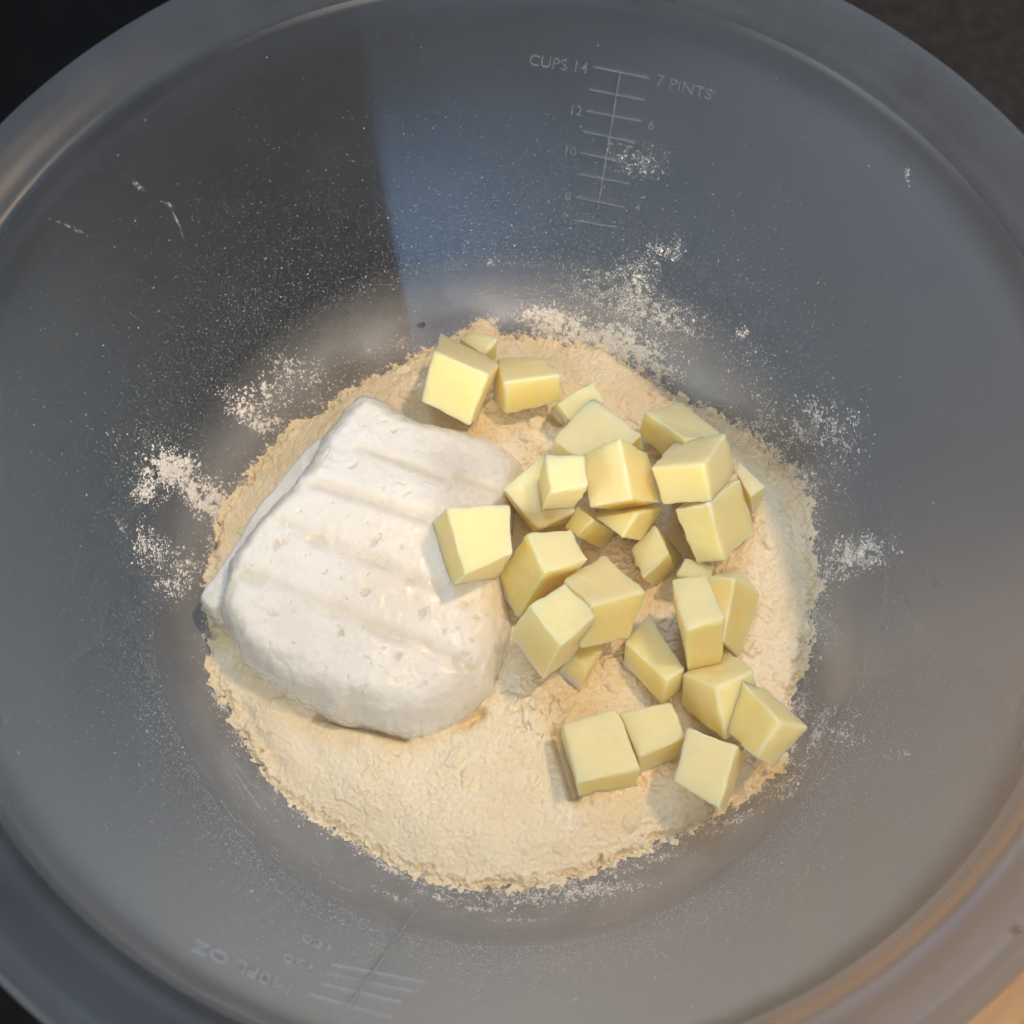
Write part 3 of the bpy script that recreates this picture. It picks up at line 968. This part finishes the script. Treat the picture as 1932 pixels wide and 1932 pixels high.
DEBUG = False
PIECES = [
    # (pixels P0 A B C AB BC CA), lift above the flour in mm, label
    ([Z1(1468, 202), Z1(1213, 102), Z1(1516, 148), Z1(1372, 434), Z1(1247, 15), Z1(1422, 396), Z1(1157, 324)], -2, 'tall butter cube at the top left, beside the top corner of the cheese'),
    ([(912, 668), (868, 638), (938, 640), (914, 700), (893, 626), (939, 678), (870, 665)], -2, 'small butter piece half hidden behind the tall cube at the very top'),
    ([Z2(250, 682), Z2(820, 606), Z2(200, 435), Z2(283, 1006), Z2(640, 440), Z2(125, 845), Z2(830, 868)], -2, 'wide butter piece just right of the tall cube at the top'),
    ([Z2(770, 885), Z2(1120, 668), Z2(900, 1060), Z2(735, 930), Z2(1255, 880), Z2(842, 1110), Z2(1085, 720)], -4, 'small low butter piece peeping out behind the large diamond shaped one'),
    ([Z2(1230, 1570), Z2(1612, 1192), Z2(725, 1238), Z2(1235, 1740), Z2(1127, 820), Z2(690, 1390), Z2(1640, 1320)], 1, 'large butter cube lying diamond wise, partly under two paler cubes'),
    ([Z2(715, 1755), Z2(1078, 1700), Z2(668, 1372), Z2(592, 2006), Z2(1047, 1393), Z2(545, 1800), Z2(862, 2028)], 9, 'small pale butter cube on top of the upper group, near the cheese'),
    ([Z2(1500, 1820), Z2(1092, 1905), Z2(1387, 1226), Z2(1797, 1848), Z2(1020, 1372), Z2(1660, 1370), Z2(1470, 1955)], 8, 'pale butter cube standing on end in the middle of the upper group'),
    ([Z3(862, 765), Z3(374, 802), Z3(1058, 488), Z3(920, 1112), Z3(600, 542), Z3(1158, 850), Z3(484, 1145)], 6, 'large pale butter cube at the right of the upper group, lying on others'),
    ([Z3(905, 1130), Z3(582, 1185), Z3(1190, 898), Z3(1038, 1648), Z3(860, 950), Z3(1332, 1388), Z3(800, 1670)], 0, 'tall butter cube leaning under the right hand large pale cube'),
    ([Z3(1275, 1062), Z3(1416, 972), Z3(1150, 865), Z3(1300, 1225), Z3(1150, 722), Z3(1180, 1060), Z3(1388, 1085)], -1, 'butter piece at the far right tucked behind the leaning cube'),
    ([Z3(690, 545), Z3(325, 300), Z3(1012, 490), Z3(640, 860), Z3(650, 215), Z3(1000, 800), Z3(252, 500)], -2, 'round backed butter piece with a deep yellow front at the upper right'),
    ([Z1(1355, 1113), Z1(1268, 803), Z1(1577, 1010), Z1(1286, 1173), Z1(1555, 797), Z1(1492, 1137), Z1(1203, 872)], 7, 'yellow butter cube resting on the right edge of the white cheese'),
    ([Z4(610, 565), Z4(447, 203), Z4(1010, 440), Z4(362, 968), Z4(850, 178), Z4(800, 690), Z4(140, 690)], 2, 'butter cube between the one on the cheese and the middle of the heap'),
    ([Z4(1042, 855), Z4(788, 612), Z4(1532, 728), Z4(930, 1250), Z4(1145, 396), Z4(1385, 1165), Z4(700, 950)], 4, 'butter cube with a flat pale top in the middle of the heap'),
    ([Z4(750, 1228), Z4(465, 850), Z4(1098, 938), Z4(590, 1528), Z4(790, 658), Z4(870, 1330), Z4(288, 1130)], 7, 'pale butter cube tilted up on its corner beside the lower right of the cheese'),
    ([Z4(985, 1400), Z4(850, 1310), Z4(1150, 1255), Z4(935, 1642), Z4(1000, 1150), Z4(1010, 1460), Z4(690, 1500)], -2, 'small butter piece sticking out below the tilted pale cube'),
    ([Z4(1050, 85), Z4(1240, 200), Z4(900, -40), Z4(895, 238), Z4(1100, 40), Z4(770, 155), Z4(1172, 370)], -3, 'deep yellow butter piece at the bottom of the upper group'),
    ([Z4(1440, 25), Z4(1040, 65), Z4(1715, -35), Z4(1305, 246), Z4(1300, -150), Z4(1490, 270), Z4(1150, 130)], 1, 'butter wedge below the standing cube, pointing down at the bare flour'),
    ([Z4(1730, 392), Z4(1598, 120), Z4(1490, 620), Z4(1800, 578), Z4(1370, 345), Z4(1620, 700), Z4(1898, 432)], -6, 'yellow butter piece half sunk in flour in the centre of the heap'),
    ([Z3(880, 1850), Z3(612, 1768), Z3(960, 1690), Z3(885, 1960), Z3(690, 1636), Z3(965, 1800), Z3(620, 1870)], -4, 'sliver of butter between the leaning cube and the tall upright one'),
    ([Z5(985, 264), Z5(878, -98), Z5(1266, 178), Z5(1000, 556), Z5(1125, -130), Z5(1225, 578), Z5(905, 120)], 3, 'tall upright butter cube with a pale top at the right of the centre'),
    ([Z5(1322, -105), Z5(1140, -110), Z5(1505, 8), Z5(1240, 330), Z5(1350, -178), Z5(1354, 442), Z5(1060, 300)], -2, 'long yellow butter piece behind the tall upright cube'),
    ([Z5(1190, 655), Z5(962, 555), Z5(1462, 530), Z5(1260, 1030), Z5(1250, 383), Z5(1500, 850), Z5(935, 780)], -3, 'shaded butter cube under the lower right one'),
    ([Z5(1632, 888), Z5(1348, 582), Z5(1828, 930), Z5(1470, 1145), Z5(1545, 655), Z5(1592, 1222), Z5(1093, 802)], 3, 'pale butter cube at the lower right, the one nearest the bowl wall'),
    ([Z5(1215, 1498), Z5(903, 1298), Z5(1335, 1060), Z5(1262, 1500), Z5(990, 925), Z5(1402, 1112), Z5(940, 1340)], -1, 'butter slab tipped towards the rim, lowest one of the heap'),
    ([Z5(232, 1318), Z5(133, 900), Z5(662, 1213), Z5(240, 1432), Z5(505, 798), Z5(656, 1370), Z5(120, 1000)], -5, 'square butter cube at the lower left of the heap beside a groove in the flour'),
    ([Z5(655, 1140), Z5(520, 832), Z5(982, 990), Z5(662, 1282), Z5(880, 765), Z5(915, 1212), Z5(525, 900)], -6, 'flour dusted butter piece between the two lowest cubes'),
    ([Z5(855, 602), Z5(560, 336), Z5(978, 525), Z5(822, 770), Z5(738, 126), Z5(945, 672), Z5(548, 490)], -2, 'long narrow butter piece lying alone under the tall upright cube'),
    ([Z2(600, 2120), Z2(248, 1718), Z2(975, 1940), Z2(530, 2145), Z2(640, 1390), Z2(940, 2050), Z2(265, 1770)], 1, 'pale butter slab under the small pale cube, next to the cheese'),
]
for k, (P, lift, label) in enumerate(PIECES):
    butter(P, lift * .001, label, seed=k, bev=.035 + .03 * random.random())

# ------------------------------------------------------------------ flour dust on the wall
OCT_V = np.array([(1, 0, 0), (0, 1, 0), (-1, 0, 0), (0, -1, 0), (0, 0, 1)], float)
OCT_F = np.array([(0, 1, 4), (1, 2, 4), (2, 3, 4), (3, 0, 4)])


def specks(name, P, size, parent=None, flat=.55, elong=None, mat=None):
    n = len(P)
    nr = bowl_normal(P)
    t = np.cross(nr, np.array([0, 0, 1.0])); t /= np.linalg.norm(t, axis=1)[:, None] + 1e-9
    b = np.cross(nr, t)
    a = RNG.uniform(0, 2 * np.pi, n)
    u = t * np.cos(a)[:, None] + b * np.sin(a)[:, None]; v = np.cross(nr, u)
    el = RNG.uniform(.5, 1.6, n) if elong is None else elong
    jit = RNG.uniform(.6, 1.3, (n, 5))
    V = P[:, None, :] + (u[:, None, :] * (OCT_V[None, :, 0] * jit)[..., None] * (size * el)[:, None, None]
                         + v[:, None, :] * (OCT_V[None, :, 1] * jit)[..., None] * (size / el ** .5)[:, None, None]
                         + nr[:, None, :] * (OCT_V[None, :, 2] * flat * jit)[..., None] * size[:, None, None]) + nr[:, None, :] * .00003
    F = (OCT_F[None] + 5 * np.arange(n)[:, None, None]).reshape(-1, 3)
    return V.reshape(-1, 3), F


def on_wall(th, s):
    """points on the bowl at angle th and arc length s"""
    r = np.interp(s, PS, PR[:, 0]); z = np.interp(s, PS, PR[:, 1])
    return np.stack([r * np.cos(th), r * np.sin(th), z], 1)


S_RING = float(np.interp(.0931, PR[:, 0], PS))      # where the wall begins
n = 90000
th = RNG.uniform(-np.pi, np.pi, n)
hgt = RNG.exponential(.024, n)
pat = .5 + .5 * vn(np.cos(th) * 3 + 5, np.sin(th) * 3 + 5, hgt * 40, 300)
kp = (RNG.random(n) < .35 + .65 * pat) & (hgt < .085)
th, hgt = th[kp], hgt[kp]
size = .000066 * np.exp(RNG.normal(0, .42, len(th))) * (1 - .25 * np.clip(hgt / .08, 0, 1))
P = on_wall(th, S_RING + .0005 + hgt)
parts = [specks('d', P, size)]
# thin dust over the fillet
n = 7000
th = RNG.uniform(-np.pi, np.pi, n)
P = on_wall(th, S_RING - RNG.uniform(0, .022, n))
parts.append(specks('d', P, .00007 * np.exp(RNG.normal(0, .4, n))))


def cluster(px, py, rx, ry, n, sz, rot=0.0, clump=1.0):
    n = int(n * 1.9); sz = sz * .68
    a = RNG.normal(0, .5, n) * rx; b = RNG.normal(0, .5, n) * ry
    c_, s_ = math.cos(rot), math.sin(rot)
    X = px + a * c_ - b * s_; Y = py + a * s_ + b * c_
    # clumpiness
    m = vn(X / 9.0, Y / 9.0, 0, 310) + .6 * vn(X / 4.0, Y / 4.0, 0, 312)
    k = m > clump * RNG.uniform(-.9, .9, n)
    X, Y = X[k], Y[k]
    P = bowl_hit(X, Y)
    return specks('c', P, sz * np.exp(RNG.normal(0, .45, len(X))), flat=.9)


CL = [  # px, py, rx, ry, count, size, rot
    (328, 885, 42, 30, 1900, .00030, .3), (375, 935, 50, 26, 1300, .00028, .8), (405, 945, 30, 34, 900, .00030, 0), (275, 925, 26, 30, 420, .00024, 0),
    (300, 870, 90, 70, 1500, .00012, 0), (275, 1025, 26, 40, 520, .00022, -.4), (300, 1045, 34, 30, 350, .00020, 0), (350, 1070, 40, 40, 320, .00024, 0), (325, 1105, 40, 30, 260, .00024, 0),
    (460, 770, 36, 26, 300, .00026, .3), (505, 740, 40, 34, 330, .00026, 0), (540, 690, 46, 30, 300, .00022, 0), (500, 800, 40, 24, 240, .00026, 0), (580, 715, 60, 36, 380, .00022, 0), (430, 740, 30, 20, 90, .00022, 0),
    (600, 760, 30, 14, 160, .0002, 0), (700, 670, 90, 16, 260, .00014, -.4), (780, 640, 60, 14, 220, .00012, -.3),
    (915, 612, 24, 16, 520, .0003, 0), (1035, 605, 60, 26, 1300, .00030, .1), (1080, 640, 60, 26, 900, .00028, .2), (1140, 640, 70, 34, 1500, .00026, .3), (1190, 655, 60, 34, 1300, .00028, .5),
    (1240, 700, 46, 44, 900, .00026, .6), (1250, 600, 80, 36, 3600, .00013, .3), (1180, 580, 110, 40, 4200, .00011, .2), (1120, 545, 90, 24, 900, .00010, 0),
    (1205, 535, 26, 40, 1100, .00014, .7), (1185, 515, 30, 30, 300, .00014, 0), (1225, 500, 26, 34, 520, .00014, .5), (1250, 470, 34, 12, 260, .00015, .5), (1280, 468, 14, 20, 120, .00015, 0), (1130, 520, 70, 26, 420, .00013, 0),
    (1200, 300, 70, 34, 700, .00011, .2), (1215, 320, 40, 16, 260, .00011, 0), (1400, 628, 14, 14, 160, .00018, 0), (1405, 690, 60, 60, 420, .00014, 0), (1440, 760, 60, 50, 320, .00016, .6),
    (1540, 790, 50, 40, 520, .00022, .5), (1575, 830, 60, 50, 420, .00022, .5), (1600, 790, 40, 30, 160, .00020, 0), (1500, 820, 30, 40, 420, .00020, .6), (1420, 830, 34, 20, 620, .00030, .9), (1450, 860, 40, 20, 620, .00030, .9),
    (1500, 905, 36, 24, 800, .00030, .9), (1440, 800, 30, 30, 320, .00018, .6), (1560, 900, 60, 60, 900, .00012, 0), (1530, 930, 20, 60, 400, .00020, 0),
    (1605, 1045, 46, 34, 900, .00024, 0), (1640, 1030, 50, 26, 420, .00022, 0), (1580, 1070, 30, 30, 320, .00022, 0), (1640, 1055, 50, 20, 200, .0002, 0), (1545, 1100, 16, 20, 300, .00028, 0), (1560, 1160, 30, 60, 300, .00014, 0),
    (1510, 1340, 16, 50, 420, .00020, .2), (1555, 1350, 30, 30, 160, .00024, 0), (1585, 1370, 50, 40, 150, .00022, -.4), (1540, 1390, 14, 30, 240, .00026, .4), (1600, 1400, 40, 24, 90, .0002, 0), (1690, 1425, 40, 14, 70, .00018, 0), (1530, 1430, 40, 16, 200, .00018, -.6),
    (1480, 1480, 60, 14, 420, .00016, -.5), (1380, 1550, 70, 12, 420, .00015, -.45), (1230, 1625, 80, 10, 420, .00015, -.3), (1100, 1680, 120, 16, 1500, .00018, -.1), (990, 1700, 130, 12, 700, .00017, 0),
    (735, 1640, 26, 8, 280, .00020, .4), (790, 1665, 40, 6, 160, .00016, .3), (820, 1690, 40, 8, 220, .00016, .3), (905, 1715, 60, 6, 320, .00018, .1), (740, 1690, 40, 8, 160, .00015, .4), (980, 1735, 60, 5, 160, .00012, 0),
    (1490, 1500, 90, 8, 360, .00012, -.5), (560, 1530, 40, 16, 300, .00012, .7), (410, 1300, 14, 40, 300, .0002, 0), (700, 1610, 90, 8, 420, .00013, .45),
    (262, 352, 18, 4, 110, .00007, .6), (318, 385, 12, 4, 40, .00007, .5), (335, 420, 30, 2.5, 90, .00007, 1.15), (135, 430, 36, 3, 130, .00007, .40), (225, 990, 24, 4, 130, .00010, 1.0),
    (1712, 330, 5, 12, 60, .00014, 0), (1405, 625, 7, 7, 60, .0002, 0), (925, 495, 5, 8, 40, .00014, 0),
]
for c_ in CL:
    parts.append(cluster(*c_))
    if c_[5] >= .00024:
        parts.append(cluster(c_[0], c_[1], c_[2] * .75, c_[3] * .75, max(3, int(c_[4] * .05)), c_[5] * 2.6, c_[6], .7))
# crumbs and powder just outside the edge of the flour
for (x0, y0), (x1, y1) in zip(EDGE, EDGE[1:] + EDGE[:1]):
    L_ = math.hypot(x1 - x0, y1 - y0); n = int(L_ * 5)
    t = RNG.random(n); off = RNG.exponential(6.5, n) - 3
    nx, ny = (y1 - y0) / L_, -(x1 - x0) / L_
    X = x0 + (x1 - x0) * t + nx * off; Y = y0 + (y1 - y0) * t + ny * off
    k = vn(X / 14, Y / 14, 0, 330) > RNG.uniform(-.8, .8, n)
    parts.append(specks('e', bowl_hit(X[k], Y[k]), .00013 * np.exp(RNG.normal(0, .5, int(k.sum()))), flat=.9))
# fine scratches on the lower wall, picked out by flour
for k in range(60):
    x0, y0 = random.choice([(random.uniform(520, 1100), random.uniform(1600, 1790)), (random.uniform(420, 560), random.uniform(1440, 1620)), (random.uniform(900, 1250), random.uniform(540, 600))])
    aa = math.atan2(y0 - 1120, x0 - 970) + math.pi / 2 + random.gauss(0, .12)
    L_ = random.uniform(12, 55)
    t = RNG.uniform(-.5, .5, int(L_ * 2.2))
    X = x0 + np.cos(aa) * t * L_ + RNG.normal(0, .5, len(t)); Y = y0 + np.sin(aa) * t * L_ + RNG.normal(0, .5, len(t))
    parts.append(specks('s', bowl_hit(X, Y), np.full(len(t), .00005) * random.uniform(.7, 1.3)))
V, F, o = [], [], 0
for v, f in parts:
    V.append(v); F.append(f + o); o += len(v)
dust = mesh_obj('flour_dust', np.vstack(V), np.vstack(F), M_DUST, smooth=False)
tag(dust, 'fine white flour dust and crumbs clinging to the inner wall of the bowl', 'flour dust', kind='stuff')

# ------------------------------------------------------------------ water drops on the rim and wall
def drop(px, py, rx, ry, label, z=None, flat=.45):
    n, mseg = 10, 20
    p = bowl_hit(px, py)[0]
    nr = bowl_normal(p[None])[0]
    t = np.cross(nr, [0, 0, 1]); t /= np.linalg.norm(t); b = np.cross(nr, t)
    V = []
    for i in range(n + 1):
        a = i / n * math.pi / 2
        for j in range(mseg):
            q = j / mseg * 2 * math.pi
            rr = math.cos(a) * (1 + .08 * math.sin(2 * q + px))
            V.append(t * rx * rr * math.cos(q) + b * ry * rr * math.sin(q) + nr * (math.sin(a) * flat * min(rx, ry) - .0002 * (i == 0)))
    F = [(i * mseg + j, i * mseg + (j + 1) % mseg, (i + 1) * mseg + (j + 1) % mseg, (i + 1) * mseg + j) for i in range(n) for j in range(mseg)]
    F.append(tuple(n * mseg + j for j in range(mseg)))
    ob = mesh_obj('water_drop', np.array(V), F, M_WATER)
    ob.location = p.tolist()
    tag(ob, label, 'water drop', 'water drops on the bowl')


drop(1917, 1755, .0009, .0009, 'round water drop on the flat rim at the lower right')
drop(795, 613, .0013, .0009, 'dark water drop on the floor edge above the tall butter cube')
drop(1741, 1084, .0006, .0006, 'tiny water drop at the right of the wall, above the pinkish patch')
drop(1645, 971, .0009, .0008, 'small water drop on the right wall beside the flour specks')
drop(1686, 985, .0012, .0006, 'long water drop just right of the small one on the right wall')
drop(1765, 1100, .0010, .0012, 'crescent water drop at the far right of the bowl wall')
